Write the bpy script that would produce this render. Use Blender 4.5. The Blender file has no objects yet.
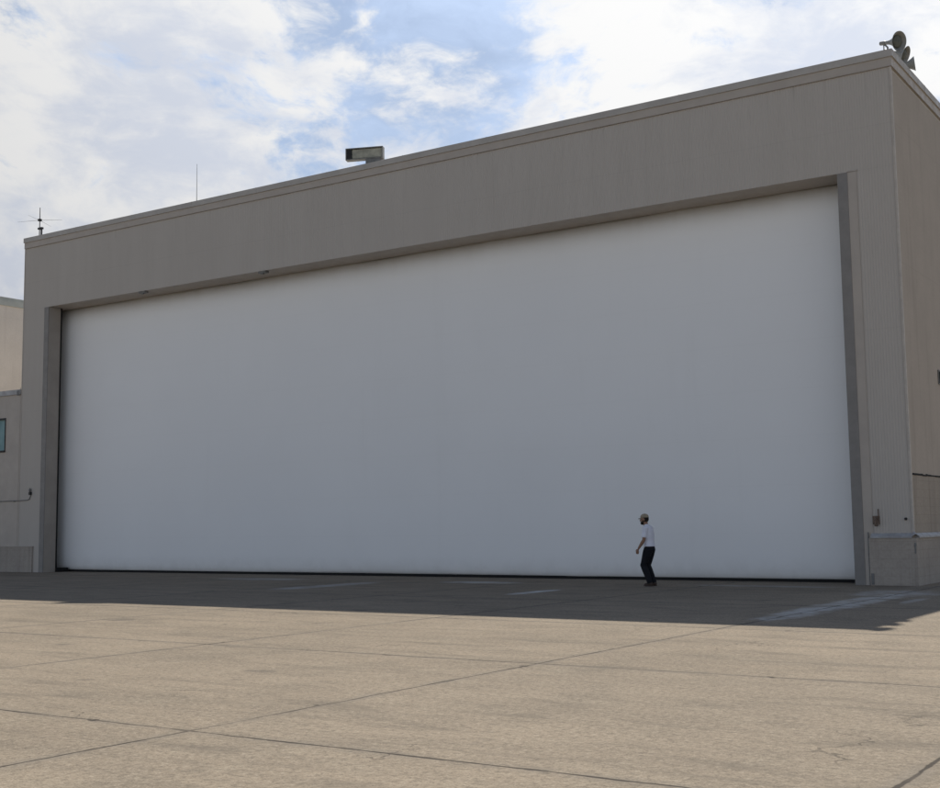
import bpy, bmesh, math, random
from mathutils import Vector, Matrix
random.seed(7)
C = bpy.context.scene.collection
SC = bpy.context.scene

# ------------------------------------------------------------------ camera
# world: x along the hangar front (0 = its right corner), y into the building, z up, metres
YAW, PITCH, ROLL, FPX = 0.58903, 0.106109, -0.012839, 1242.05
def cam_axes():
    cy, sy, cp, sp = math.cos(YAW), math.sin(YAW), math.cos(PITCH), math.sin(PITCH)
    f = Vector((-sy*cp, cy*cp, sp)); r = Vector((cy, sy, 0)); u = r.cross(f)
    return r*math.cos(ROLL)+u*math.sin(ROLL), u*math.cos(ROLL)-r*math.sin(ROLL), f
r_, u_, f_ = cam_axes()
cd = bpy.data.cameras.new('camera'); cam = bpy.data.objects.new('camera', cd); C.objects.link(cam)
cd.sensor_fit = 'HORIZONTAL'; cd.sensor_width = 36; cd.lens = 36*FPX/940
cd.clip_start = .1; cd.clip_end = 3000
M = Matrix((r_, u_, -f_)).transposed().to_4x4(); M.translation = Vector((7.574, -29.751, 1.496))
cam.matrix_world = M
SC.camera = cam

# ------------------------------------------------------------------ light
SUN_DIR = Vector((-2.37, 12.13, 12.80)).normalized()          # towards the sun
SUN_EL = math.asin(SUN_DIR.z); SUN_AZ = math.atan2(SUN_DIR.x, SUN_DIR.y)
sl = bpy.data.lights.new('sun', 'SUN'); sl.energy = 5.0; sl.angle = math.radians(.5); sl.color = (1, .955, .87)
so = bpy.data.objects.new('sun', sl); C.objects.link(so)
so.rotation_euler = SUN_DIR.to_track_quat('Z', 'Y').to_euler(); so.location = SUN_DIR*60
SC.view_settings.view_transform = 'Standard'; SC.view_settings.look = 'None'
SC.view_settings.exposure = 0; SC.view_settings.gamma = 1; SC.view_settings.use_curve_mapping = False

# ------------------------------------------------------------------ node helper
class N:
    """tiny expression builder on a node tree"""
    def __init__(s, nt): s.nt = nt; s.n = nt.nodes; s.l = nt.links
    def put(s, sock, v):
        if isinstance(v, bpy.types.NodeSocket): s.l.new(v, sock)
        elif v is not None:
            if hasattr(sock.default_value, '__len__') and not hasattr(v, '__len__'): v = [v]*len(sock.default_value)
            if hasattr(v, '__len__') and len(sock.default_value) == 4 and len(v) == 3: v = (*v, 1)
            sock.default_value = v
    def m(s, op, a, b=None, c=None, clamp=False):
        n = s.n.new('ShaderNodeMath'); n.operation = op; n.use_clamp = clamp
        for i, v in enumerate((a, b, c)):
            if v is not None: s.put(n.inputs[i], v)
        return n.outputs[0]
    def vm(s, op, a, b=None, scale=None):
        n = s.n.new('ShaderNodeVectorMath'); n.operation = op
        s.put(n.inputs[0], a)
        if b is not None: s.put(n.inputs[1], b)
        if scale is not None: s.put(n.inputs['Scale'], scale)
        return n.outputs['Value'] if op in ('DOT_PRODUCT', 'LENGTH') else n.outputs[0]
    def pos(s): return s.n.new('ShaderNodeNewGeometry').outputs['Position']
    def objc(s): return s.n.new('ShaderNodeTexCoord').outputs['Object']
    def sep(s, v):
        n = s.n.new('ShaderNodeSeparateXYZ'); s.put(n.inputs[0], v); return n.outputs
    def comb(s, x, y, z):
        n = s.n.new('ShaderNodeCombineXYZ')
        for i, v in enumerate((x, y, z)): s.put(n.inputs[i], v)
        return n.outputs[0]
    def noise(s, v, scale, detail=4, rough=.55, dist=0, col=False):
        n = s.n.new('ShaderNodeTexNoise'); s.put(n.inputs['Vector'], v)
        n.inputs['Scale'].default_value = scale; n.inputs['Detail'].default_value = detail
        n.inputs['Roughness'].default_value = rough; n.inputs['Distortion'].default_value = dist
        return n.outputs['Color' if col else 'Fac']
    def vor(s, v, scale, feature='DISTANCE_TO_EDGE'):
        n = s.n.new('ShaderNodeTexVoronoi'); n.feature = feature; s.put(n.inputs['Vector'], v)
        n.inputs['Scale'].default_value = scale; return n.outputs['Distance']
    def white(s, v):
        n = s.n.new('ShaderNodeTexWhiteNoise'); n.noise_dimensions = '3D'; s.put(n.inputs['Vector'], v); return n.outputs['Value']
    def rng(s, v, a, b, c=0., d=1., smooth=True):
        n = s.n.new('ShaderNodeMapRange'); n.interpolation_type = 'SMOOTHSTEP' if smooth else 'LINEAR'
        s.put(n.inputs[0], v)
        for i, k in enumerate((a, b, c, d)): s.put(n.inputs[i+1], k)
        return n.outputs[0]
    def mix(s, f, a, b, mode='MIX'):
        n = s.n.new('ShaderNodeMix'); n.data_type = 'RGBA'; n.blend_type = mode
        s.put(n.inputs[0], f); s.put(n.inputs[6], a); s.put(n.inputs[7], b); return n.outputs[2]
    def bump(s, h, strength=.3, dist=.01):
        n = s.n.new('ShaderNodeBump'); n.inputs['Strength'].default_value = strength
        n.inputs['Distance'].default_value = dist; s.put(n.inputs['Height'], h); return n.outputs[0]

def mat(name, col, rough=.7, metal=0., fn=None, spec=.3):
    m = bpy.data.materials.new(name); m.use_nodes = True
    b = m.node_tree.nodes['Principled BSDF']; x = N(m.node_tree)
    x.put(b.inputs['Base Color'], col); b.inputs['Roughness'].default_value = rough; b.inputs['Metallic'].default_value = metal
    b.inputs['Specular IOR Level'].default_value = spec
    if fn: fn(x, b)
    return m

# ------------------------------------------------------------------ sky
w = bpy.data.worlds.new('World'); SC.world = w; w.use_nodes = True
wt = w.node_tree; bg = wt.nodes['Background']; x = N(wt)
sky = wt.nodes.new('ShaderNodeTexSky'); sky.sky_type = 'NISHITA'; sky.sun_disc = False
sky.sun_elevation = SUN_EL; sky.sun_rotation = SUN_AZ; sky.air_density = 1.0; sky.dust_density = .6; sky.ozone_density = 1.2
d = wt.nodes.new('ShaderNodeTexCoord').outputs['Generated']
d = x.vm('NORMALIZE', d)
ds = x.sep(d)
q = x.vm('MULTIPLY', d, (1, 1, 1.9))
warp = x.vm('SCALE', x.vm('SUBTRACT', x.noise(q, 3.1, 4, .5, col=True), (.5, .5, .5)), scale=.22)
q2 = x.vm('ADD', q, warp)
big = x.m('SUBTRACT', x.noise(x.vm('ADD', q2, (3.3, 1.2, .4)), 2.6, 3, .5), .5)
fine = x.m('SUBTRACT', x.noise(q2, 11.0, 9, .60), .5)
puff = x.m('SUBTRACT', x.noise(x.vm('ADD', q2, (7.7, 0, 0)), 30, 8, .62), .5)
dens = x.m('ADD', x.m('MULTIPLY', big, .8), x.m('ADD', x.m('MULTIPLY', fine, 1.25), x.m('MULTIPLY', puff, .75)))
def lobe(v, ang, amp):
    v = Vector(v).normalized()
    dd = x.vm('DOT_PRODUCT', d, tuple(v))
    return x.m('MULTIPLY', x.rng(dd, math.cos(math.radians(ang)), 1.0), amp)
for v, a, k in [((-.757, .55, .34), 15, .19), ((-.70, .63, .28), 9, .05), ((-.62, .70, .40), 5, .10), ((-.45, .84, .315), 6, .06), ((-.36, .863, .353), 10, .15), ((-.25, .9, .36), 10, .13),
                ((-.54, .76, .36), 4.5, .10), ((-.565, .715, .410), 3.6, -.22), ((-.50, .77, .41), 3.0, -.12), ((-.607, .719, .335), 6, -.05), ((-.545, .775, .315), 6, -.05)]:
    dens = x.m('ADD', dens, lobe(v, a, k))
low = x.rng(ds[2], .46, .04); back = x.rng(ds[1], .25, -.35); high = x.rng(ds[2], .46, .70)
dens = x.m('SUBTRACT', dens, x.m('ADD', x.m('MULTIPLY', back, .10), x.m('MULTIPLY', high, .35)))   # clearer to the north and overhead
cov = x.rng(dens, -.16, .17)
cov = x.m('MULTIPLY', cov, x.rng(ds[2], .0, .10))
sd = x.m('MAXIMUM', x.vm('DOT_PRODUCT', d, tuple(SUN_DIR)), 0)
glow = x.m('POWER', sd, 1.6)                                 # clouds scatter the sun forwards
lum = x.m('ADD', 4.6, x.m('MULTIPLY', glow, 10.1))
body = x.noise(x.vm('ADD', q2, (0, 4, .10)), 6.0, 8, .58)
thick = x.rng(x.m('ADD', body, x.m('MULTIPLY', puff, .25)), .42, .64)
ccol = x.mix(thick, (1.0, 1.0, 1.0), (.75, .80, .91))
ccol = x.mix(1, ccol, x.comb(lum, lum, lum), 'MULTIPLY')
# thin high haze over the blue
veil = x.m('MULTIPLY', x.rng(x.noise(q2, 6.2, 8, .62), .34, .66, .50, 1.0), x.rng(ds[2], .0, .05))
veil = x.m('MULTIPLY', x.m('MULTIPLY', veil, x.rng(sd, .2, .75)), x.m('SUBTRACT', 1, x.m('MULTIPLY', high, .8)))
base = x.mix(veil, sky.outputs[0], x.mix(1, (.64, .79, 1.06), x.comb(lum, lum, lum), 'MULTIPLY'))
# bright haze band added behind the camera to light the door front
base = x.mix(x.m('MULTIPLY', x.m('MULTIPLY', back, low), .85), base, (14.2, 15.5, 17.5))
x.put(bg.inputs[0], x.mix(cov, base, ccol)); bg.inputs[1].default_value = .075

# ------------------------------------------------------------------ materials
def f_cladding(x, b):
    p = x.pos(); s = x.sep(p)
    streak = x.noise(x.comb(x.m('MULTIPLY', s[0], 2.6), 0, x.m('MULTIPLY', s[2], .12)), 1.0, 6, .65)
    fineS = x.noise(x.comb(x.m('MULTIPLY', s[0], 11), 0, x.m('MULTIPLY', s[2], .35)), 1.0, 5, .6)
    blot = x.noise(p, .45, 5, .6)
    col = x.mix(x.rng(streak, .3, .72), (.500, .460, .415), (.478, .440, .396))
    col = x.mix(x.rng(blot, .35, .7, 0, .45), col, (.465, .425, .382))
    col = x.mix(x.rng(fineS, .60, .78, 0, .25), col, (.53, .50, .465))
    # sheet laps: long vertical seams and the horizontal end laps
    vx = x.m('FRACT', x.m('DIVIDE', s[0], 1.63)); lap = x.m('LESS_THAN', vx, .008)
    hz = x.m('LESS_THAN', x.m('ABSOLUTE', x.m('SUBTRACT', s[2], 11.02)), .010)
    hz2 = x.m('LESS_THAN', x.m('ABSOLUTE', x.m('SUBTRACT', s[2], 6.05)), .010)
    col = x.mix(x.m('MULTIPLY', x.m('MAXIMUM', lap, x.m('MAXIMUM', hz, hz2)), .10), col, (.22, .20, .19))
    # rust weeps under the coping and grime at the lip above the door
    drip = x.noise(x.comb(x.m('MULTIPLY', s[0], 6), 0, x.m('MULTIPLY', s[2], .5)), 1.0, 3, .5)
    weep = x.m('MULTIPLY', x.rng(drip, .58, .72), x.rng(s[2], 11.1, 12.4))
    col = x.mix(x.m('MULTIPLY', weep, .20), col, (.25, .215, .19))
    x.put(b.inputs['Base Color'], col)
    x.put(b.inputs['Normal'], x.bump(x.noise(p, 1.3, 3, .5), .25, .02))
def f_render(c1, c2, c3, block=False):
    def f(x, b):
        p = x.pos(); s = x.sep(p)
        bl = x.noise(p, .8, 6, .62); fi = x.noise(p, 14, 6, .6)
        st = x.noise(x.comb(x.m('MULTIPLY', s[0], 3), x.m('MULTIPLY', s[1], 3), x.m('MULTIPLY', s[2], .2)), 1, 5, .6)
        col = x.mix(x.rng(bl, .3, .7), c1, c2)
        col = x.mix(x.rng(st, .5, .75, 0, .55), col, c3)
        col = x.mix(x.rng(fi, .35, .75, 0, .30), col, c3)
        h = x.m('ADD', x.m('MULTIPLY', fi, .4), bl)
        if block:
            u = x.m('ADD', s[0], s[1])
            row = x.m('FLOOR', x.m('DIVIDE', s[2], .203))
            fx = x.m('FRACT', x.m('ADD', x.m('DIVIDE', u, .406), x.m('MULTIPLY', x.m('MODULO', row, 2), .5)))
            fz = x.m('FRACT', x.m('DIVIDE', s[2], .203))
            j = x.m('MAXIMUM', x.m('LESS_THAN', fx, .026), x.m('LESS_THAN', fz, .05))
            col = x.mix(x.m('MULTIPLY', j, .22), col, c3)
            h = x.m('SUBTRACT', h, x.m('MULTIPLY', j, .8))
        else:
            for z in (11.02, 7.62):
                ln = x.m('LESS_THAN', x.m('ABSOLUTE', x.m('SUBTRACT', s[2], z)), .012)
                col = x.mix(x.m('MULTIPLY', ln, .3), col, c3)
        x.put(b.inputs['Base Color'], col); x.put(b.inputs['Normal'], x.bump(h, .45, .02))
    return f
def f_metal(c1, c2, sc=2.0):
    def f(x, b):
        p = x.pos()
        x.put(b.inputs['Base Color'], x.mix(x.rng(x.noise(p, sc, 6, .65), .32, .70), c1, c2))
        x.put(b.inputs['Roughness'], x.rng(x.noise(p, sc*3, 4, .6), .3, .7, .45, .75))
        x.put(b.inputs['Normal'], x.bump(x.noise(p, sc*1.5, 3, .5), .2, .01))
    return f
def f_fabric(x, b):
    p = x.pos(); s = x.sep(p)
    wv = x.noise(x.comb(x.m('MULTIPLY', s[0], .35), 0, x.m('MULTIPLY', s[2], .9)), 1.0, 4, .5)
    band = x.m('SINE', x.m('MULTIPLY', s[2], 2*math.pi/1.22))
    blot = x.noise(p, .35, 5, .55)
    streak = x.noise(x.comb(x.m('MULTIPLY', s[0], 1.6), 0, x.m('MULTIPLY', s[2], .1)), 1, 5, .6)
    col = x.mix(x.rng(blot, .3, .7), (.890, .888, .882), (.872, .870, .865))
    col = x.mix(x.rng(streak, .55, .78, 0, .10), col, (.69, .685, .66))
    # dirt that runs down from under the lintel and darker grey towards the hem
    top = x.m('MULTIPLY', x.rng(s[2], 9.3, 10.0), x.rng(streak, .35, .65, .2, 1))
    col = x.mix(x.m('MULTIPLY', top, .12), col, (.52, .46, .37))
    hem = x.m('MULTIPLY', x.rng(s[2], .75, .1), x.rng(x.noise(p, 2.2, 5, .6), .35, .65, .3, 1))
    col = x.mix(x.m('MULTIPLY', hem, .22), col, (.50, .49, .47))
    seam = x.m('LESS_THAN', x.m('FRACT', x.m('DIVIDE', s[2], 1.22)), .012)
    col = x.mix(x.m('MULTIPLY', seam, .05), col, (.5, .5, .5))
    x.put(b.inputs['Base Color'], col)
    x.put(b.inputs['Normal'], x.bump(x.m('ADD', x.m('MULTIPLY', band, .22), x.m('MULTIPLY', wv, .8)), .25, .03))
GX, GY, SX, SY = -4.53, -12.79, 5.04, 5.12       # joint grid of the concrete apron
def f_apron(x, b):
    p = x.pos(); s = x.sep(p)
    wob = x.m('MULTIPLY', x.m('SUBTRACT', x.noise(p, 1.1, 5, .6), .5), .085)
    X = x.m('ADD', s[0], wob); Y = x.m('ADD', s[1], wob)
    def near(v, g, st):
        t = x.m('DIVIDE', x.m('SUBTRACT', v, g), st); f = x.m('FRACT', x.m('ADD', t, .5))
        return x.m('MULTIPLY', x.m('ABSOLUTE', x.m('SUBTRACT', f, .5)), st)
    dx, dy = near(X, GX, SX), near(Y, GY, SY)
    dist = x.m('MINIMUM', dx, dy); n2 = x.noise(p, 1.6, 8, .66)
    wid = x.rng(x.noise(p, 1.7, 4, .7), .35, .70, .006, .020)
    joint = x.rng(x.m('SUBTRACT', dist, wid), -.004, .010, 1, 0)
    joint = x.m('MULTIPLY', joint, x.rng(x.noise(p, .55, 3, .6), .30, .48, .35, 1))
    # chipped spots where the edge of a slab has broken away
    chip = x.m('MULTIPLY', x.rng(dist, .10, .02), x.rng(x.noise(p, 3.1, 3, .5), .655, .70))
    joint = x.m('MAXIMUM', joint, chip)
    cell = x.comb(x.m('FLOOR', x.m('DIVIDE', x.m('SUBTRACT', X, GX), SX)), x.m('FLOOR', x.m('DIVIDE', x.m('SUBTRACT', Y, GY), SY)), 0)
    slab = x.white(cell)
    n1 = x.noise(p, .22, 6, .6); n3 = x.noise(p, 21, 3, .72); n4 = x.noise(p, 70, 2, .7)
    # broom finish and worn swirls drawn out along the building
    sw = x.noise(x.comb(x.m('MULTIPLY', s[0], .35), x.m('MULTIPLY', s[1], 1.5), 0), 1.2, 7, .65, dist=.7)
    col = x.mix(x.rng(n1, .3, .7), (.335, .270, .198), (.265, .215, .159))
    mo = x.noise(p, .75, 4, .55, dist=.8)
    col = x.mix(x.rng(mo, .50, .68, 0, .48), col, (.185, .155, .118))
    col = x.mix(x.m('MULTIPLY', slab, .25), col, (.285, .24, .185))
    col = x.mix(x.rng(sw, .40, .70, 0, .55), col, (.195, .162, .124))
    col = x.mix(x.rng(n2, .46, .72, 0, .50), col, (.335, .28, .21))
    n5 = x.noise(p, 8, 5, .7)
    col = x.mix(x.rng(n5, .50, .68, 0, .42), col, (.165, .138, .106))
    col = x.mix(x.rng(n5, .30, .46, .32, 0), col, (.41, .345, .265))
    col = x.mix(x.rng(n3, .50, .64, 0, .52), col, (.130, .108, .084))
    col = x.mix(x.rng(n3, .35, .47, .36, 0), col, (.47, .40, .315))
    col = x.mix(x.rng(n4, .52, .66, 0, .55), col, (.150, .126, .098))
    col = x.mix(x.rng(n4, .34, .46, .35, 0), col, (.46, .39, .305))
    tw = x.noise(x.comb(x.m('MULTIPLY', s[0], .55), x.m('MULTIPLY', s[1], 2.2), 4.4), 1.0, 6, .68, dist=.5)
    col = x.mix(x.rng(tw, .50, .70, 0, .50), col, (.150, .128, .102))
    # dark oil and tyre stains, small
    oil = x.m('MULTIPLY', x.rng(x.noise(x.vm('ADD', p, (31, 7, 0)), .9, 3, .5), .67, .74), .5)
    col = x.mix(oil, col, (.12, .105, .09))
    # slab edges: a faint paler arris and a darker dirt halo beside the joints
    halo = x.m('MULTIPLY', x.rng(dist, .16, .02), x.rng(n2, .35, .6, .1, .45))
    col = x.mix(halo, col, (.20, .175, .145))
    # hairline cracks wandering over some slabs
    pw = x.vm('ADD', p, x.vm('SCALE', x.vm('SUBTRACT', x.noise(p, .9, 5, .6, col=True), (.5, .5, .5)), scale=1.8))
    cr = x.m('MULTIPLY', x.rng(x.vor(pw, .27), .0015, .006, 1, 0), x.rng(x.noise(p, .5, 2, .5), .58, .66))
    # pale lime wash run-off streak beside the right corner, and worn paint marks in front of the door
    def blob(cx, cy, rx, ry, nsc, thr):
        e = x.m('ADD', x.m('POWER', x.m('ABSOLUTE', x.m('DIVIDE', x.m('SUBTRACT', s[0], cx), rx)), 2.0),
                x.m('POWER', x.m('ABSOLUTE', x.m('DIVIDE', x.m('SUBTRACT', s[1], cy), ry)), 4.0))
        e = x.m('ADD', e, x.m('MULTIPLY', x.m('SUBTRACT', x.noise(x.comb(s[0], x.m('MULTIPLY', s[1], .45), 0), nsc, 6, .65), .5), thr))
        return x.m('MULTIPLY', x.rng(e, .1, 1.6, 1, 0), x.rng(n2, .30, .62, .25, 1))
    def put(c, m_, k, cc): return x.mix(x.m('MULTIPLY', m_, k), c, cc)
    col = put(col, blob(.50, -7.4, .38, 3.7, 2.2, 4.2), .62, (.62, .61, .585))
    col = put(col, blob(.45, -3.2, .8, 1.2, 2.2, 4.0), .45, (.55, .54, .52))
    col = put(col, blob(1.35, -5.4, .12, 1.0, 1.8, 3.2), .35, (.62, .61, .585))
    col = put(col, blob(-7.06, -5.35, .20, 1.15, 1.2, 1.0), .85, (.66, .66, .645))
    col = put(col, blob(-10.9, -1.7, 1.2, .5, 1.4, 2.2), .6, (.58, .58, .57))
    col = put(col, blob(-13.8, -4.6, .45, 2.1, 1.4, 2.2), .5, (.52, .52, .51))
    col = put(col, blob(-18.6, -1.9, 1.6, .6, 1.4, 2.2), .45, (.50, .50, .49))
    col = put(col, blob(-3.2, -1.2, 1.8, .35, 1.4, 2.2), .4, (.50, .50, .49))
    col = x.mix(x.m('MULTIPLY', cr, .5), col, (.075, .065, .055))
    col = x.mix(x.m('MULTIPLY', joint, .9), col, (.060, .051, .043))
    x.put(b.inputs['Base Color'], col)
    h = x.m('ADD', x.m('MULTIPLY', n3, .8), x.m('ADD', x.m('MULTIPLY', n4, .35), x.m('MULTIPLY', x.m('MAXIMUM', joint, cr), -1.5)))
    x.put(b.inputs['Normal'], x.bump(h, .55, .008))

m_clad = mat('taupe_cladding', (.38, .35, .32), .75, fn=f_cladding)
m_flat = mat('taupe_paint', (.38, .35, .32), .7, fn=f_metal((.470, .420, .368), (.420, .375, .332), 1.2))
m_cope = mat('coping_metal', (.4, .38, .36), .55, fn=f_metal((.47, .44, .405), (.40, .375, .345), 1.1))
m_trim = mat('corner_trim_metal', (.5, .48, .45), .5, fn=f_metal((.54, .49, .43), (.43, .39, .35), 2.5))
m_side = mat('side_stucco', (.36, .31, .26), .9, fn=f_render((.465, .405, .345), (.425, .370, .315), (.350, .302, .255)))
m_block = mat('plinth_block', (.3, .28, .25), .9, fn=f_render((.435, .385, .335), (.36, .32, .28), (.215, .185, .155), True))
m_sideblk = mat('side_block', (.36, .31, .26), .9, fn=f_render((.400, .345, .285), (.345, .300, .250), (.240, .200, .165), True))
m_guide = mat('guide_steel', (.25, .25, .26), .6, fn=f_metal((.262, .246, .230), (.220, .207, .195), 1.5))
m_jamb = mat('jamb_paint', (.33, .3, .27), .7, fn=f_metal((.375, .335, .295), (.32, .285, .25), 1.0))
m_door = mat('door_fabric', (.78, .78, .78), .6, fn=f_fabric)
m_rubber = mat('black_rubber', (.012, .012, .012), .8)
m_dark = mat('dark_void', (.02, .02, .02), .9)
m_galv = mat('galvanised_flashing', (.42, .42, .43), .5, fn=f_metal((.46, .46, .46), (.32, .31, .31), 3))
m_roof = mat('gravel_roof', (.5, .48, .45), .95, fn=f_render((.60, .57, .52), (.52, .49, .45), (.42, .39, .36)))
m_cream = mat('cream_stucco', (.6, .55, .48), .9, fn=f_render((.80, .72, .63), (.73, .655, .57), (.62, .545, .465)))
m_ccope = mat('pale_coping', (.5, .5, .46), .7, fn=f_metal((.52, .53, .48), (.36, .37, .33), 1.0))
m_glass = mat('teal_glass', (.16, .30, .31), .12, fn=f_metal((.20, .34, .35), (.13, .24, .26), .9), spec=.5)
m_black = mat('black_metal', (.03, .03, .032), .5, fn=f_metal((.035, .035, .037), (.022, .02, .018), 8))
m_gmet = mat('weathered_steel', (.2, .2, .2), .5, fn=f_metal((.22, .22, .21), (.15, .145, .14), 7))
m_rust = mat('rusty_steel', (.2, .09, .04), .85, fn=f_metal((.20, .145, .11), (.09, .065, .052), 14))
m_horn = mat('horn_grey', (.3, .31, .29), .5, fn=f_metal((.29, .29, .275), (.21, .21, .195), 9))
m_hornin = mat('horn_throat_green', (.1, .12, .08), .7, fn=f_metal((.135, .140, .120), (.10, .103, .088), 9))
m_lens = mat('lamp_reflector', (.3, .3, .2), .35, fn=f_metal((.44, .43, .35), (.29, .285, .235), 5))
m_apron = mat('apron_concrete', (.3, .26, .2), .92, fn=f_apron, spec=.08)
m_grass = mat('grass_ground', (.05, .07, .025), .95, fn=f_metal((.07, .085, .035), (.045, .055, .022), .3))

# ------------------------------------------------------------------ mesh helpers
def obj(name, bm, m, parent=None, smooth=False):
    me = bpy.data.meshes.new(name)
    bmesh.ops.recalc_face_normals(bm, faces=bm.faces)
    bm.to_mesh(me); bm.free()
    if smooth:
        for p in me.polygons: p.use_smooth = True
    o = bpy.data.objects.new(name, me); C.objects.link(o)
    for k in (m if isinstance(m, (list, tuple)) else [m]): me.materials.append(k)
    if parent:
        o.parent = parent
        q = parent; off = Vector()
        while q: off += q.location; q = q.parent
        for v in me.vertices: v.co -= off          # meshes are written in world metres
    return o
def tag(o, label, cat, group=None):
    o['label'] = label; o['category'] = cat
    if group: o['group'] = group
    return o
def thing(name, label, cat, loc=(0, 0, 0), group=None):
    o = bpy.data.objects.new(name, None); C.objects.link(o); o.location = loc; o.empty_display_size = .3
    return tag(o, label, cat, group)
def box(bm, x0, x1, y0, y1, z0, z1, bev=0):
    vs = [bm.verts.new((a, b, c)) for a in (x0, x1) for b in (y0, y1) for c in (z0, z1)]
    fs = [bm.faces.new([vs[i] for i in t]) for t in ((0, 1, 3, 2), (4, 6, 7, 5), (0, 4, 5, 1), (2, 3, 7, 6), (0, 2, 6, 4), (1, 5, 7, 3))]
    if bev:
        es = {e for f in fs for e in f.edges}
        bmesh.ops.bevel(bm, geom=list(es), offset=bev, segments=2, affect='EDGES')
    return vs
def bx(*a, bev=0):
    bm = bmesh.new(); box(bm, *a, bev=bev); return bm
def frame_of(t):
    t = t.normalized(); a = Vector((0, 0, 1)) if abs(t.z) < .9 else Vector((1, 0, 0))
    u = t.cross(a).normalized(); return u, u.cross(t).normalized()
def tube(bm, pts, rad, n=10, flat=1.0):
    """closed tube through pts; rad: one radius or one per point; flat squashes the second axis"""
    pts = [Vector(p) for p in pts]
    rad = [rad]*len(pts) if not hasattr(rad, '__len__') else rad
    rings = []; u0 = None
    for i, p in enumerate(pts):
        t = (pts[min(i+1, len(pts)-1)]-pts[max(i-1, 0)]).normalized()
        if u0 is None: u, v = frame_of(t)
        else:
            u = (u0-t*u0.dot(t)).normalized(); v = u.cross(t)
        u0 = u
        rings.append([bm.verts.new(p+(u*math.cos(a)+v*math.sin(a)*flat)*rad[i]) for a in [2*math.pi*k/n for k in range(n)]])
    for a, b in zip(rings, rings[1:]):
        for k in range(n): bm.faces.new((a[k], a[(k+1) % n], b[(k+1) % n], b[k]))
    bm.faces.new(rings[0][::-1]); bm.faces.new(rings[-1])
def lathe(bm, org, axis, prof, n=32):
    """open surface of revolution; prof = (distance along axis, radius)"""
    org = Vector(org); axis = Vector(axis).normalized(); u, v = frame_of(axis); rings = []
    for h, r in prof:
        rings.append([bm.verts.new(org+axis*h+(u*math.cos(a)+v*math.sin(a))*r) for a in [2*math.pi*k/n for k in range(n)]])
    for a, b in zip(rings, rings[1:]):
        for k in range(n): bm.faces.new((a[k], a[(k+1) % n], b[(k+1) % n], b[k]))
    return rings
def prism_y(bm, prof, x0, x1):
    """profile in (y, z) swept along x"""
    a = [bm.verts.new((x0, y, z)) for y, z in prof]; b = [bm.verts.new((x1, y, z)) for y, z in prof]; n = len(prof)
    for i in range(n): bm.faces.new((a[i], a[(i+1) % n], b[(i+1) % n], b[i]))
    bm.faces.new(a[::-1]); bm.faces.new(b)
def corrugated(bm, x0, x1, z0, z1, pitch=.068, amp=.0055, y=0., back=.02):
    n = int((x1-x0)/pitch*8); rows = []
    zs = [z0, z1]
    for z in zs:
        rows.append([bm.verts.new((x0+(x1-x0)*i/n, y+.006-amp*math.cos(2*math.pi*(x0+(x1-x0)*i/n)/pitch), z)) for i in range(n+1)])
    for a, b in zip(rows, rows[1:]):
        for i in range(n): bm.faces.new((a[i], a[i+1], b[i+1], b[i]))
    # returns so the sheet has thickness
    for i in (0, n):
        e = [rows[0][i], rows[1][i]]
        w_ = [bm.verts.new((v.co.x, y+back, v.co.z)) for v in e]
        bm.faces.new((e[0], e[1], w_[1], w_[0]))

# ------------------------------------------------------------------ ground
def sheet(name, x0, x1, y0, y1, z, m):
    bm = bmesh.new(); bm.faces.new([bm.verts.new(v) for v in ((x0, y0, z), (x1, y0, z), (x1, y1, z), (x0, y1, z))])
    o = obj(name, bm, m); o['kind'] = 'structure'; return o
sheet('ground', -900, 900, -900, 900, -.03, m_grass)
sheet('apron', -110, 90, -120, 90, 0, m_apron)

# ------------------------------------------------------------------ hangar
HX, HZ, DEP = -32.94, 12.80, 42.0
XR, XL, LZ = -1.15, -31.68, 9.98          # opening in the front wall, underside of the header
hangar = thing('hangar', 'big taupe metal clad hangar with one huge plain white door', 'hangar', (-16.5, 0, 0))
bm = bmesh.new()
corrugated(bm, HX+.01, -.035, LZ-.012, 12.40)
corrugated(bm, HX+.01, XL, 0.0, LZ-.016)
corrugated(bm, -.93, -.035, 1.20, LZ-.016)
obj('front_cladding', bm, m_clad, hangar, smooth=True)
bm = bmesh.new()
box(bm, HX, -.049, .022, 1.0, LZ, 12.29)                          # header beam, its underside is the soffit
box(bm, HX, XL-.003, .022, .5, 0, LZ-.004)                        # left pier
box(bm, XR+.003, -.049, .022, .5, 0, LZ-.004)                         # right pier
box(bm, XR, -.93, -.002, .021, 0, LZ-.020)                   # flat cover strip beside the guide
box(bm, XR, -.90, -.010, .020, LZ-.012, LZ+.012)             # drip over the strip
obj('front_frame', bm, m_flat, hangar)
bm = bmesh.new()
box(bm, -.30, 0, .501, DEP, 2.58, 12.3)
box(bm, -.048, 0, .024, .5, 2.58, 12.3)
obj('side_wall', bm, m_side, hangar)
bm = bmesh.new()
box(bm, -.30, .006, .025, DEP, 0, 2.565)
obj('side_base_wall', bm, m_sideblk, hangar)
obj('rear_wall', bx(HX, -.302, DEP-.3, DEP+.004, 0, 12.3), m_side, hangar)
obj('left_wall', bx(HX, HX+.3, .502, DEP-.302, 0, 12.298), m_clad, hangar)
obj('roof', bx(HX+.02, -.02, .03, DEP-.02, 12.301, 12.40), m_roof, hangar)
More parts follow.
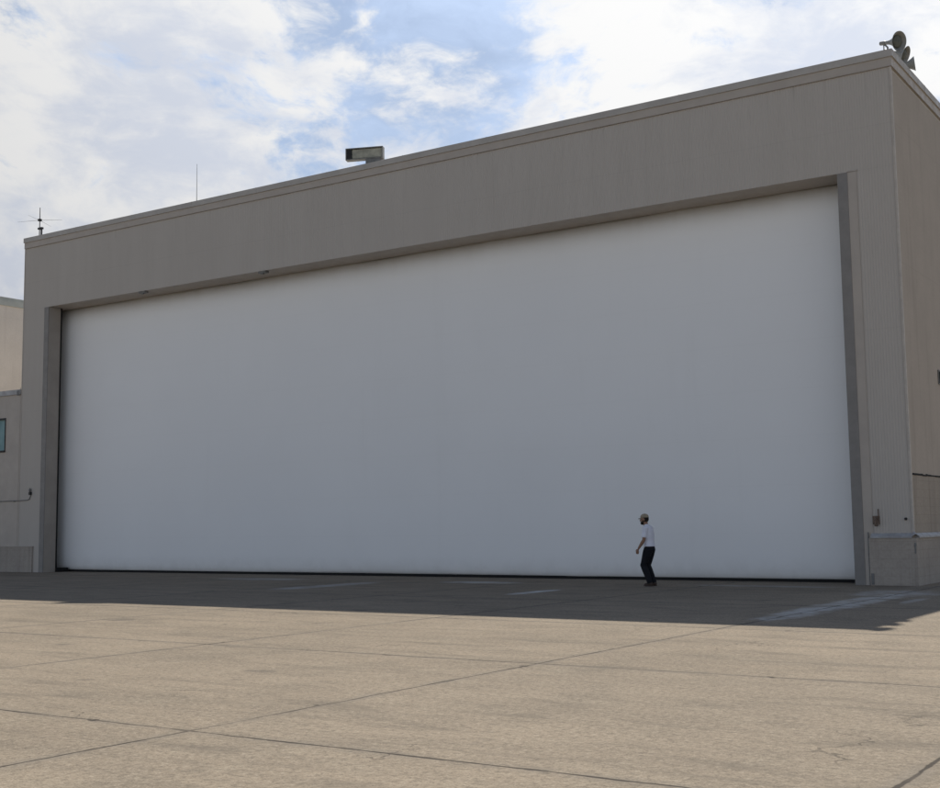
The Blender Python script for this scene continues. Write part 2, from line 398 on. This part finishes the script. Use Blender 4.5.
# two stepped bands of coping round the parapet
bm = bmesh.new()
box(bm, HX-.03, .07, -.07, .38, 12.62, HZ)
box(bm, -.40, .068, .381, DEP+.07, 12.62, HZ-.002)
box(bm, HX-.028, HX+.4, .381, DEP+.07, 12.62, HZ-.002)
box(bm, HX+.401, -.401, DEP-.3, DEP+.068, 12.62, HZ-.002)
for k in range(1, 11):                                       # standing lap seams
    xx = HX+k*3.05; box(bm, xx, xx+.03, -.074, .383, 12.615, HZ+.004)
for k in range(1, 13):
    yy = k*3.05; box(bm, -.403, .073, yy, yy+.03, 12.615, HZ+.003)
obj('coping', bm, m_cope, hangar)
bm = bmesh.new()
box(bm, HX-.01, .035, -.035, .3, 12.405, 12.619)
box(bm, -.29, .034, .301, DEP+.035, 12.405, 12.618)
box(bm, HX-.009, HX+.3, .301, DEP+.03, 12.405, 12.618)
obj('parapet_band', bm, m_flat, hangar)
bm = bmesh.new()
box(bm, HX-.012, .037, -.037, .2, 12.390, 12.404); box(bm, -.19, .0365, .201, DEP+.03, 12.390, 12.403)
obj('shadow_line', bm, m_jamb, hangar)  # darker strip drawn as the shadow line below the parapet band
bm = bmesh.new()
box(bm, -.035, .014, -.012, .021, 1.21, 12.384); box(bm, .002, .0139, .0211, .055, 1.21, 12.383)
obj('corner_trim', bm, m_trim, hangar)
bm = bmesh.new(); box(bm, HX-.010, HX+.03, -.010, .0215, 0, 12.384); obj('corner_trim', bm, m_flat, hangar)
# door guides: steel posts at each side of the opening
for nm, a, b in (('right', -1.40, XR), ('left', XL, -31.43)):
    bm = bmesh.new()
    box(bm, a, b-.001, -.012, .02, 0, LZ-.022)
    ia, ib = (a+.004, b-.002) if nm == 'right' else (a+.002, b-.004)
    g = obj('door_guide', bm, m_guide, hangar)
    bm = bmesh.new(); box(bm, ia, ib, .0205, .55, 0, LZ-.004)
    obj('jamb_lining', bm, m_jamb, g)
    bm = bmesh.new()
    if nm == 'right': box(bm, a-.03, a+.01, .551, .56, 0, LZ-.01)
    else: box(bm, b-.012, b+.018, .551, .60, 0, LZ-.01)
    obj('seal_strip', bm, m_rubber, g)
bm = bmesh.new()
box(bm, -32.60, -32.35, .55, 1.6, 0, LZ); box(bm, -.72, -.50, .55, 1.6, 0, LZ); box(bm, -32.6, -.5, 1.601, 1.7, 0, LZ+.2)
obj('door_pocket', bm, m_ccope, hangar)  # unseen pocket walls, made pale to reflect light onto the door edge
for xx in (-26.5, -20.7):
    bm = bmesh.new(); box(bm, xx, xx+.32, .03, .20, LZ-.07, LZ-.002); box(bm, xx+.1, xx+.2, .05, .12, LZ-.11, LZ-.0698)
    obj('header_bracket', bm, m_gmet, hangar)
# the door: one coated fabric curtain whose hem rolls back to a black seal
prof = [(1.02, LZ-.003), (1.0, 9.2)]+[(1.0, 9.2-.8*k) for k in range(1, 11)]+[(1.0, .50), (1.004, .36), (1.020, .24), (1.048, .145), (1.09, .09), (1.15, .065)]
bm = bmesh.new(); cols = []
NXD = 120
for i in range(NXD+1):
    X = -32.34+(31.6)*i/NXD
    col = []
    for (yy, zz) in prof:
        wv = .010*math.sin(X*.9+zz*.35)+.007*math.sin(X*2.1-zz*.8)+.006*math.sin(zz*5.15)
        sag = .012*math.sin(X*.35+1) if zz < .6 else 0
        col.append(bm.verts.new((X, yy+wv, zz+sag)))
    cols.append(col)
for a, b in zip(cols, cols[1:]):
    for j in range(len(prof)-1): bm.faces.new((a[j], a[j+1], b[j+1], b[j]))
door = obj('hangar_door', bm, m_door, hangar, smooth=True)
sm = door.modifiers.new('thickness', 'SOLIDIFY'); sm.thickness = .02; sm.offset = -1 if door.data.polygons[0].normal.y > 0 else 1
door['label'] = 'huge plain white fabric door'
bm = bmesh.new(); box(bm, -32.3, -.8, 1.06, 1.30, .004, .08)
obj('bottom_seal', bm, m_rubber, door)
bm = bmesh.new(); box(bm, -31.43, -31.20, .56, .98, .0, .16, bev=.02); obj('guide_shoe', bm, m_rubber, door)
# masonry plinth at the right corner, with flashing on top
pl = bmesh.new(); box(pl, -1.02, .075, -.075, .021, 0, 1.10); box(pl, .0065, .0745, .0215, DEP, 0, 1.099)
pl = obj('plinth', pl, m_block, hangar)
bm = bmesh.new(); prism_y(bm, [(.018, 1.215), (-.015, 1.21), (-.105, 1.135), (-.105, 1.10), (-.098, 1.095), (.018, 1.101)], -.97, -.03)
obj('ledge_flashing', bm, m_galv, pl)
bm = bmesh.new(); prism_y(bm, [(.018, 1.215), (-.015, 1.21), (-.105, 1.135), (-.105, 1.10), (-.098, 1.095), (.018, 1.101)], .10, DEP)
for v in bm.verts:                                            # turn the same profile along the side wall
    xx, yy, zz = v.co; v.co = Vector((-yy+.001, xx, zz))
obj('ledge_flashing', bm, m_galv, pl)
bm = bmesh.new()
v = [bm.verts.new(c) for c in ((-.03, -.105, 1.135), (-.03, -.015, 1.21), (.016, -.015, 1.255), (.015, .10, 1.21), (.105, .10, 1.135), (.06, -.06, 1.19))]
bm.faces.new((v[0], v[5], v[2], v[1])); bm.faces.new((v[5], v[4], v[3], v[2]))
mt = obj('flashing_corner', bm, m_galv, pl); mt.modifiers.new('t', 'SOLIDIFY').thickness = .006
bm = bmesh.new(); box(bm, -.996, -.93, -.088, -.0755, .02, .28); box(bm, -1.055, -1.03, -.03, -.012, 0, 1.24)
obj('kick_strip', bm, m_gmet, pl)
bm = bmesh.new()
random.seed(3)                                                # broken render along the side wall
yy = .12
while yy < 14:
    L = random.uniform(.1, .5); dz = random.uniform(-.02, .02)
    box(bm, .0062, .014+random.random()*.008, yy, yy+L, 2.566+dz*.3-.010*random.random(), 2.590+dz*.3+random.random()*.022); yy += L-.02
obj('wall_crack', bm, m_dark, hangar)
bm = bmesh.new()
# white stain runs come from the material; dark plates stand in for the shade of a hollow at the plinth corner
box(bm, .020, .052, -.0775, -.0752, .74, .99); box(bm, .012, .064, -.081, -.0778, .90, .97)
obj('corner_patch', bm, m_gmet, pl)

# ------------------------------------------------------------------ left wing and the cream block behind it
wing = thing('annex', 'low taupe wing joining the hangar on its left, with a teal window', 'building', (-39, 0, 0))
WX = -47.0
bm = bmesh.new()
WZ0, WZ1, WA, WB = 4.63, 5.82, -35.6, -33.90                  # window hole
box(bm, WX, WA, .004, .3, 0, 6.74); box(bm, WB, HX-.012, .004, .3, 0, 6.74)
box(bm, WA+.0005, WB-.0005, .004, .3, 0, WZ0); box(bm, WA+.0005, WB-.0005, .004, .3, WZ1, 6.74)
obj('front_wall', bm, m_flat, wing)
bm = bmesh.new(); box(bm, WX, WX+.3, .301, 30, 0, 6.74); box(bm, WX+.301, HX-.02, 29.7, 30, 0, 6.74); obj('outer_wall', bm, m_flat, wing)
obj('flat_roof', bx(WX+.302, HX-.004, .302, 29.69, 6.35, 6.55), m_roof, wing)
obj('coping', bx(WX-.05, HX-.014, -.05, .33, 6.742, 6.93), m_galv, wing)
bm = bmesh.new()
a_, b_ = WA-.04, WB+.04
box(bm, a_, b_, -.02, .003, WZ1, WZ1+.06); box(bm, a_, b_, -.05, .003, WZ0-.07, WZ0); box(bm, a_, WA, -.018, .003, WZ0+.001, WZ1-.001); box(bm, WB, b_, -.018, .003, WZ0+.001, WZ1-.001)
box(bm, (WA+WB)/2-.02, (WA+WB)/2+.02, .03, .08, WZ0, WZ1)
wf = obj('window', bm, m_black, wing)
obj('pane', bx(WA+.002, WB-.002, .085, .10, WZ0+.002, WZ1-.002), m_glass, wf)
bm = bmesh.new(); box(bm, WX, -32.02, -.06, .0035, -.01, .93); box(bm, WX, -32.0, -.075, .003, .931, .965); p2 = obj('plinth', bm, m_block, wing)
bm = bmesh.new(); box(bm, -33.02, -32.995, -.004, .0035, 1.0, 7.0); obj('joint_cover', bm, m_flat, wing)
bm = bmesh.new(); box(bm, HX-.22, HX-.05, -.056, -.052, 6.70, 6.90); obj('coping_end', bm, m_gmet, wing)

blk = thing('cream_building', 'taller pale cream building rising behind the low wing at the far left', 'building', (-46, 14, 0))
BX = -40.0
bm = bmesh.new(); box(bm, -60, BX, 2.6, 34, 0, 11.55)
obj('wall', bm, m_cream, blk)
bm = bmesh.new(); box(bm, -60.05, BX+.06, 2.54, 34.05, 11.552, 11.80); box(bm, -60.02, BX+.02, 2.58, 34.02, 11.801, 11.93)
obj('coping', bm, m_ccope, blk)

# ------------------------------------------------------------------ things fixed on the walls and roof
# tiltable floodlight box on a stub post behind the parapet
cx, cy_, cz = -16.42, .34, 13.27
fl = thing('floodlight', 'rectangular grey floodlight box cantilevered above the roof edge near the middle', 'floodlight', (cx, cy_, HZ-.1))
A = math.radians(22)
def place(bm, rot=A, c=(cx, cy_, cz), tilt=0.):
    R_ = Matrix.Translation(c) @ Matrix.Rotation(rot, 4, 'Z') @ Matrix.Rotation(tilt, 4, 'X')
    bm.transform(R_); return bm
W2, H2, D2 = .61, .19, .11
bm = bmesh.new()                                              # open fronted housing
box(bm, -W2, W2, -D2, D2, H2-.03, H2); box(bm, -W2, W2, -D2, D2, -H2, -H2+.03)
box(bm, -W2, -W2+.03, -D2+.001, D2-.001, -H2+.031, H2-.031); box(bm, W2-.03, W2, -D2+.001, D2-.001, -H2+.031, H2-.031)
box(bm, -W2+.031, W2-.031, D2-.03, D2-.002, -H2+.031, H2-.031)
obj('housing', place(bm), m_gmet, fl)
bm = bmesh.new(); box(bm, -W2+.20, W2-.032, -D2+.05, -D2+.09, -H2+.05, H2-.04, bev=.01)
obj('reflector', place(bm), m_lens, fl)
bm = bmesh.new(); box(bm, -W2+.032, -W2+.19, -D2+.02, D2-.035, -H2+.032, H2-.032); obj('dark_end', place(bm), m_black, fl)  # black block for the dark left inner side of the housing
bm = bmesh.new(); box(bm, .05, .55, -.10, .12, -H2-.32, -H2-.002); obj('bracket', place(bm), m_gmet, fl)

an = thing('antenna', 'dark ground plane antenna with four thin horizontal rods on the left roof corner', 'antenna', (-32.5, .30, HZ))
bm = bmesh.new(); tube(bm, [(-32.5, .3, HZ-.1), (-32.5, .3, 14.03)], [.022, .013], 8); obj('mast', bm, m_black, an)
bm = bmesh.new()
for k in range(4):
    a = math.radians(33.7-8+90*k); L = .92
    tube(bm, [(-32.5, .3, 13.53), (-32.5+L*math.cos(a), .3+L*math.sin(a), 13.50)], [.007, .003], 6)
obj('radial_rods', bm, m_black, an)
bm = bmesh.new(); box(bm, -32.56, -32.44, .24, .36, 13.49, 13.58, bev=.01); obj('hub', bm, m_black, an)
bm = bmesh.new(); tube(bm, [(-32.38, .3, HZ-.02), (-32.38, .3, 13.2)], .035, 8); box(bm, -32.56, -32.32, .25, .35, 13.16, 13.23); box(bm, -32.56, -32.3, .22, .38, HZ, 13.86-.98+.02)
obj('bracket', bm, m_black, an)

wh = bmesh.new(); tube(wh, [(-23.94, .34, HZ-.1), (-23.94, .34, 13.2), (-23.94, .34, 14.27)], [.016, .010, .006], 8)
tag(obj('whip_antenna', wh, m_gmet), 'thin plain pale whip antenna standing alone on the roof edge', 'antenna')

# three re-entrant horns on the right corner
def horn(c, az, el, R0, label, foot):
    c = Vector(c); ax = Vector((math.cos(az)*math.cos(el), math.sin(az)*math.cos(el), math.sin(el)))
    t = thing('horn_speaker', label, 'speaker', (foot[0], foot[1], HZ), 'horn speakers on the right roof corner')
    L = .40
    bm = bmesh.new(); pr = []
    for k in range(13):
        s = k/12; pr.append((-L*(1-s), .045+(R0-.045)*(s**2.1)))
    out = pr+[(.006, R0+.012), (.012, R0+.004)]+[(h+.004, max(r-.010, .02)) for h, r in reversed(pr)]
    lathe(bm, c, ax, out, 36); obj('bell', bm, m_horn, t, smooth=True)
    bm = bmesh.new()                                          # inner reflex cone and throat
    rings = lathe(bm, c-ax*.17, ax, [(.085, R0*.30), (.10, R0*.64), (.112, R0*.66), (.13, R0*.58), (.155, R0*.34), (.165, R0*.10)], 30)
    bm.faces.new(rings[-1]); bm.faces.new(rings[0][::-1])
    obj('throat', bm, m_hornin, t, smooth=True)
    bm = bmesh.new(); rings = lathe(bm, c-ax*(L+.20), ax, [(0, .035), (.01, .05), (.14, .052), (.17, .045), (.21, .04)], 20)
    bm.faces.new(rings[0][::-1]); bm.faces.new(rings[-1]); obj('driver', bm, m_gmet, t, smooth=True)
    bm = bmesh.new(); q_ = c-ax*(L+.05)
    tube(bm, [(foot[0], foot[1], HZ-.05), (foot[0], foot[1], q_.z-.12), q_+Vector((0, 0, -.05))], .022, 8)
    tube(bm, [(foot[0]-.09, foot[1], HZ-.05), (foot[0]-.09, foot[1], q_.z-.02), q_], .014, 8)
    box(bm, foot[0]-.13, foot[0]+.06, foot[1]-.06, foot[1]+.06, HZ-.01, HZ+.02)
    obj('bracket', bm, m_gmet, t)
    return t
horn((.13, .42, 13.12), math.radians(-27), math.radians(-14), .235, 'round mouthed grey horn speaker aimed forward, nearest the front corner of the roof', (-.20, .62))
horn((.06, 1.28, 13.06), math.radians(-4), math.radians(-24), .215, 'middle one of the three grey horn speakers, tipped downward', (-.14, 1.34))
horn((.10, 1.95, 13.04), math.radians(12), math.radians(5), .18, 'grey horn speaker farthest back on the side roof edge, seen edge on', (-.12, 1.9))

# rusty hose bib and small box on the right pier
t = thing('hose_bib', 'rusty pipe bracket on the right pier above the masonry ledge', 'pipe fitting', (-.82, 0, 1.5))
bm = bmesh.new(); box(bm, -.92, -.76, -.03, -.0015, 1.42, 1.62, bev=.006); obj('back_plate', bm, m_rust, t)
bm = bmesh.new(); tube(bm, [(-.78, -.03, 1.50), (-.78, -.04, 1.78)], .014, 8); tube(bm, [(-.83, -.03, 1.56), (-.83, -.12, 1.54), (-.83, -.14, 1.45), (-.83, -.13, 1.40)], [.022, .022, .02, .024], 10)
tube(bm, [(-.87, -.06, 1.40), (-.83, -.11, 1.385), (-.79, -.06, 1.40)], .016, 8)
obj('pipe', bm, m_rust, t)
bm = bmesh.new(); tube(bm, [(-.16, -.002, 1.54), (-.16, -.05, 1.54)], [.035, .028], 12)
tag(obj('push_button', bm, m_black), 'small round dark fitting right of the rusty bracket near the corner', 'button')
# vent at the right edge
t = thing('wall_vent', 'small dark louvred vent on the side wall at the right edge', 'vent', (.01, 3.45, 5.03))
bm = bmesh.new(); box(bm, .002, .03, 3.10, 3.82, 4.95, 4.98); box(bm, .002, .03, 3.10, 3.82, 5.29, 5.32); box(bm, .002, .029, 3.10, 3.13, 4.981, 5.289); box(bm, .002, .029, 3.79, 3.82, 4.981, 5.289)
obj('vent_frame', bm, m_gmet, t)
bm = bmesh.new(); box(bm, .0015, .006, 3.131, 3.789, 4.981, 5.289)
for k in range(5): box(bm, .007, .022, 3.131, 3.789, 5.0+.06*k, 5.015+.06*k)
obj('louvres', bm, m_dark, t)
# conduit and wall lamp on the left wing
bm = bmesh.new()
tube(bm, [(-46.5, -.025, 2.66), (-33.0, -.025, 2.68), (-32.42, -.025, 2.69), (-32.28, -.025, 2.73), (-32.235, -.025, 2.82), (-32.235, -.025, 2.88)], .016, 8)
for k in range(9): box(bm, -46+k*1.6, -45.96+k*1.6, -.045, .002, 2.64, 2.70)
tag(obj('conduit', bm, m_gmet), 'thin grey pipe running along the left wing wall and turning up', 'conduit')
t = thing('wall_lamp', 'small dark lamp at the upturned end of the pipe beside the door', 'lamp', (-32.235, 0, 2.95))
bm = bmesh.new(); box(bm, -32.29, -32.18, -.07, -.001, 2.88, 3.0, bev=.008); obj('junction_box', bm, m_black, t)
bm = bmesh.new(); tube(bm, [(-32.235, -.04, 3.0), (-32.235, -.05, 3.06), (-32.235, -.05, 3.14)], [.02, .045, .02], 12); obj('lamp_shade', bm, m_gmet, t)

# ------------------------------------------------------------------ the man
m_skin = mat('skin', (.30, .17, .11), .55, fn=lambda x, b: x.put(b.inputs['Base Color'], x.mix(x.noise(x.objc(), 14, 3), (.33, .19, .125), (.26, .145, .095))))
m_hair = mat('dark_hair', (.018, .013, .011), .8, fn=lambda x, b: x.put(b.inputs['Normal'], x.bump(x.noise(x.objc(), 90, 3), .8, .01)))
def f_cloth(c1, c2, sc):
    def f(x, b):
        p = x.objc(); x.put(b.inputs['Base Color'], x.mix(x.rng(x.noise(p, sc, 5, .6), .3, .7), c1, c2))
        x.put(b.inputs['Normal'], x.bump(x.noise(x.vm('MULTIPLY', p, (1, 1, .45)), 16, 4, .6, dist=1.2), .7, .02))
    return f
m_shirt = mat('white_shirt', (.7, .7, .76), .85, fn=f_cloth((.84, .84, .92), (.76, .76, .84), 5))
m_trous = mat('navy_trousers', (.015, .016, .022), .85, fn=f_cloth((.011, .012, .017), (.006, .007, .010), 6))
m_cap = mat('khaki_cap', (.3, .25, .18), .85, fn=f_cloth((.38, .32, .23), (.30, .25, .18), 9))
m_shoe = mat('brown_shoe', (.07, .045, .035), .6, fn=f_cloth((.085, .055, .042), (.05, .035, .028), 12))

PX, PY = -5.76, -2.02
man = thing('person', 'bearded man in khaki cap, white shirt and dark trousers walking left past the door', 'person', (PX, PY, 0))
man.rotation_euler = (0, 0, math.pi+math.radians(6))
def fused(name, bm, m, parent, voxel=.006, smooth=3):
    """join overlapping closed pieces into one continuous surface"""
    bmesh.ops.recalc_face_normals(bm, faces=bm.faces)
    me = bpy.data.meshes.new('tmp'); bm.to_mesh(me); bm.free()
    o = bpy.data.objects.new('tmp', me); C.objects.link(o)
    r = o.modifiers.new('r', 'REMESH'); r.mode = 'VOXEL'; r.voxel_size = voxel; r.use_smooth_shade = True
    s = o.modifiers.new('s', 'SMOOTH'); s.factor = .5; s.iterations = smooth
    dg = bpy.context.evaluated_depsgraph_get(); dg.update()
    new = bpy.data.meshes.new_from_object(o.evaluated_get(dg)); new.name = name
    bpy.data.objects.remove(o)
    new.materials.clear(); new.materials.append(m)
    for p in new.polygons: p.use_smooth = True
    q_ = bpy.data.objects.new(name, new); C.objects.link(q_); q_.parent = parent
    return q_
def ell(bm, c, rx, ry, rz, rot=None, seg=24, shape=None):
    r = bmesh.ops.create_uvsphere(bm, u_segments=seg, v_segments=seg*2//3, radius=1)
    for v in r['verts']:
        p = v.co.copy()
        if shape: p = shape(p)
        p = Vector((p.x*rx, p.y*ry, p.z*rz))
        if rot: p = rot @ p
        v.co = p+Vector(c)
def loft(bm, rings, n=24, pw=1.0):
    """rings: (x, y, z, half depth x, half width y)"""
    rr = []
    for (X, Y, Z, a, b) in rings:
        ring = []
        for k in range(n):
            t = 2*math.pi*k/n; c, s = math.cos(t), math.sin(t)
            ring.append(bm.verts.new((X+a*math.copysign(abs(c)**pw, c), Y+b*math.copysign(abs(s)**pw, s), Z)))
        rr.append(ring)
    for a, b in zip(rr, rr[1:]):
        for k in range(n): bm.faces.new((a[k], a[(k+1) % n], b[(k+1) % n], b[k]))
    bm.faces.new(rr[0][::-1]); bm.faces.new(rr[-1])
HC = Vector((.105, 0, 1.615)); HR = Matrix.Rotation(math.radians(4), 3, 'Y')
SL, EL_, WR = Vector((.03, .185, 1.385)), Vector((.055, .235, 1.11)), Vector((.20, .225, .905))
SR, ER, WR2 = Vector((.03, -.185, 1.385)), Vector((.0, -.24, 1.115)), Vector((.06, -.25, .87))
HL_, KL, AL = Vector((.0, .085, .90)), Vector((.135, .085, .51)), Vector((-.02, .08, .10))
HR_, KR, AR = Vector((-.01, -.085, .90)), Vector((.085, -.085, .49)), Vector((-.065, -.08, .10))
# body: torso, neck, head, limbs and hands in one surface
bm = bmesh.new()
loft(bm, [(-.02, 0, .84, .085, .13), (-.01, 0, .95, .10, .15), (.005, 0, 1.08, .09, .135), (.02, 0, 1.22, .105, .155), (.02, 0, 1.34, .10, .17), (.03, 0, 1.42, .07, .13), (.04, 0, 1.455, .05, .065)])
tube(bm, [(.03, 0, 1.40), (.07, 0, 1.47), (.095, 0, 1.56)], [.062, .055, .055], 16)
def headshape(p):
    if p.z < 0: p = Vector((p.x*(1+.06*p.z)+.10*(-p.z), p.y*(1+.28*p.z), p.z))
    if p.x > .7: p.x = .7+(p.x-.7)*.75
    return p
ell(bm, HC, .098, .076, .122, HR, 32, headshape)
def H(px, py, pz): return HC+HR @ Vector((px, py, pz))
tube(bm, [H(.088, 0, .02), H(.104, 0, -.005), H(.118, 0, -.030), H(.100, 0, -.042)], [.010, .013, .016, .012], 10)     # nose
tube(bm, [H(.078, -.045, .030), H(.095, -.018, .036), H(.096, 0, .032), H(.095, .018, .036), H(.078, .045, .030)], .010, 8)   # brow
tube(bm, [H(.082, -.024, -.064), H(.097, 0, -.062), H(.082, .024, -.064)], .008, 8)   # lips
for s in (-1, 1):
    ell(bm, H(-.010, s*.078, -.005), .022, .010, .032, HR, 14)                        # ears
for S, E_, W_ in ((SL, EL_, WR), (SR, ER, WR2)):
    tube(bm, [S, S.lerp(E_, .3), S.lerp(E_, .8), E_, E_.lerp(W_, .25), E_.lerp(W_, .7), W_], [.055, .052, .042, .040, .043, .033, .026], 14)
def hand(W_, dirv, side, curl):
    dirv = dirv.normalized(); palmn = Vector((0, -side, 0)); palmn = (palmn-dirv*palmn.dot(dirv)).normalized(); across = dirv.cross(palmn)*side
    if across.x < 0: across = -across
    tube(bm, [W_-dirv*.015, W_+dirv*.03, W_+dirv*.085], [.026, .036, .038], 12, .5)
    for k, (off, L) in enumerate(((.030, .072), (.010, .080), (-.010, .075), (-.030, .058))):
        b0 = W_+dirv*.078+across*off
        c1 = b0+dirv*L*.45*math.cos(curl*.5)+palmn*L*.45*math.sin(curl*.5)
        c2 = c1+dirv*L*.32*math.cos(curl*1.2)+palmn*L*.32*math.sin(curl*1.2)
        c3 = c2+dirv*L*.25*math.cos(curl*1.9)+palmn*L*.25*math.sin(curl*1.9)
        tube(bm, [b0-dirv*.02, b0, c1, c2, c3], [.0095, .0092, .0088, .0080, .0065], 8)
    b0 = W_+dirv*.025+across*.028
    tube(bm, [b0-across*.01, b0+across*.016+dirv*.022+palmn*.008, b0+across*.020+dirv*.048+palmn*.018, b0+across*.014+dirv*.066+palmn*.026], [.013, .012, .0105, .008], 8)
hand(WR, (WR-EL_)*.6+Vector((.0, 0, -.12)), 1, .55)
hand(WR2, WR2-ER, -1, .6)
for Hh, K, A_ in ((HL_, KL, AL), (HR_, KR, AR)):
    tube(bm, [Hh, Hh.lerp(K, .4), K, K.lerp(A_, .3), A_, A_-Vector((0, 0, .06))], [.085, .075, .052, .052, .036, .036], 14)
body = fused('body', bm, m_skin, man, .0055, 2)
m_eye = mat('eye', (.05, .04, .035), .3)
for s in (-1, 1):
    bm = bmesh.new(); ell(bm, H(.0845, s*.030, .004), .009, .010, .008, HR, 12)
    eye = obj('eye', bm, m_eye); eye.parent = man
bm = bmesh.new()                                              # hair at the back and sides, full beard
ell(bm, H(-.014, 0, .018), .094, .081, .112, HR, 28)
for v in list(bm.verts):
    l = HR.transposed() @ (v.co-HC)
    if (l.x > .012 and l.z < .075) or l.z < -.075: bm.verts.remove(v)
bm.faces.ensure_lookup_table()
bmesh.ops.holes_fill(bm, edges=[e for e in bm.edges if e.is_boundary], sides=0)
hair = fused('hair', bm, m_hair, man, .006, 1)
bm = bmesh.new()
def beardshape(p): return Vector((p.x*(1-.1*p.z), p.y*(1+.10*p.z), p.z))
ell(bm, H(.052, 0, -.092), .060, .060, .042, HR, 24, beardshape)
tube(bm, [H(.012, .070, -.02), H(.025, .068, -.06), H(.06, .045, -.09), H(.088, 0, -.095), H(.06, -.045, -.09), H(.025, -.068, -.06), H(.012, -.070, -.02)], [.010, .018, .022, .022, .022, .018, .010], 10)
tube(bm, [H(.075, .034, -.068), H(.098, .014, -.052), H(.101, 0, -.051), H(.098, -.014, -.052), H(.075, -.034, -.068)], [.009, .008, .008, .008, .009], 8)
fused('beard', bm, m_hair, man, .005, 1)
bm = bmesh.new()
ell(bm, H(-.004, 0, .055), .105, .087, .082, HR, 32)
for v in list(bm.verts):
    if (HR.transposed() @ (v.co-HC)).z < .035: bm.verts.remove(v)
bmesh.ops.holes_fill(bm, edges=[e for e in bm.edges if e.is_boundary], sides=0)
ell(bm, H(0, 0, .136), .008, .008, .006, HR, 10)
cap = fused('cap', bm, m_cap, man, .005, 1)
bm = bmesh.new(); rows = []                                   # curved peak
for i in range(9):
    s = -1+2*i/8; row = []
    for j in range(6):
        t_ = j/5; row.append(bm.verts.new(H(.078+(.092*t_)*math.sqrt(max(0, 1-.75*s*s))-.03*s*s, s*.070, .044-.018*t_-.016*s*s)))
    rows.append(row)
for a, b in zip(rows, rows[1:]):
    for j in range(5): bm.faces.new((a[j], a[j+1], b[j+1], b[j]))
pk = obj('peak', bm, m_cap, smooth=True); pk.parent = cap; pk.modifiers.new('t', 'SOLIDIFY').thickness = .006
# shirt: untucked, loose, short sleeves
bm = bmesh.new()
loft(bm, [(-.005, 0, .955, .138, .185), (-.002, 0, 1.0, .130, .178), (.006, 0, 1.10, .122, .170), (.016, 0, 1.22, .128, .185), (.018, 0, 1.32, .126, .196), (.022, 0, 1.385, .108, .188), (.032, 0, 1.435, .085, .135), (.045, 0, 1.468, .066, .072), (.055, 0, 1.495, .060, .062)], 32)
for S, E_ in ((SL, EL_), (SR, ER)):
    s = 1 if S.y > 0 else -1
    tube(bm, [S+Vector((0, -s*.05, .015)), S+Vector((0, s*.012, -.005)), S.lerp(E_, .35), S.lerp(E_, .78)], [.070, .073, .068, .066], 18)
fused('shirt', bm, m_shirt, man, .007, 3)
bm = bmesh.new()
loft(bm, [(-.010, 0, .80, .11, .16), (-.012, 0, .88, .128, .172), (-.004, 0, .965, .115, .158), (0, 0, .99, .11, .152)], 28)
for Hh, K, A_ in ((HL_, KL, AL), (HR_, KR, AR)):
    tube(bm, [Hh, Hh.lerp(K, .35), Hh.lerp(K, .8), K, K.lerp(A_, .3), K.lerp(A_, .75), A_+Vector((.0, 0, -.025))], [.108, .104, .082, .080, .080, .070, .068], 20)
fused('trousers', bm, m_trous, man, .007, 3)
for A_ in (AL, AR):
    bm = bmesh.new()
    tube(bm, [A_+Vector((-.065, 0, -.055)), A_+Vector((-.02, 0, -.045)), A_+Vector((.05, 0, -.055)), A_+Vector((.11, 0, -.065)), A_+Vector((.15, 0, -.072))], [.034, .044, .043, .040, .024], 16)
    tube(bm, [A_+Vector((-.01, 0, .02)), A_+Vector((-.01, 0, -.05))], [.045, .05], 14)
    for v in bm.verts: v.co.z = max(v.co.z, .004)
    ell(bm, (A_.x+.045, A_.y, .012), .135, .048, .010)
    for v in bm.verts: v.co.z = max(v.co.z, .002)
    fused('shoe', bm, m_shoe, man, .006, 1)
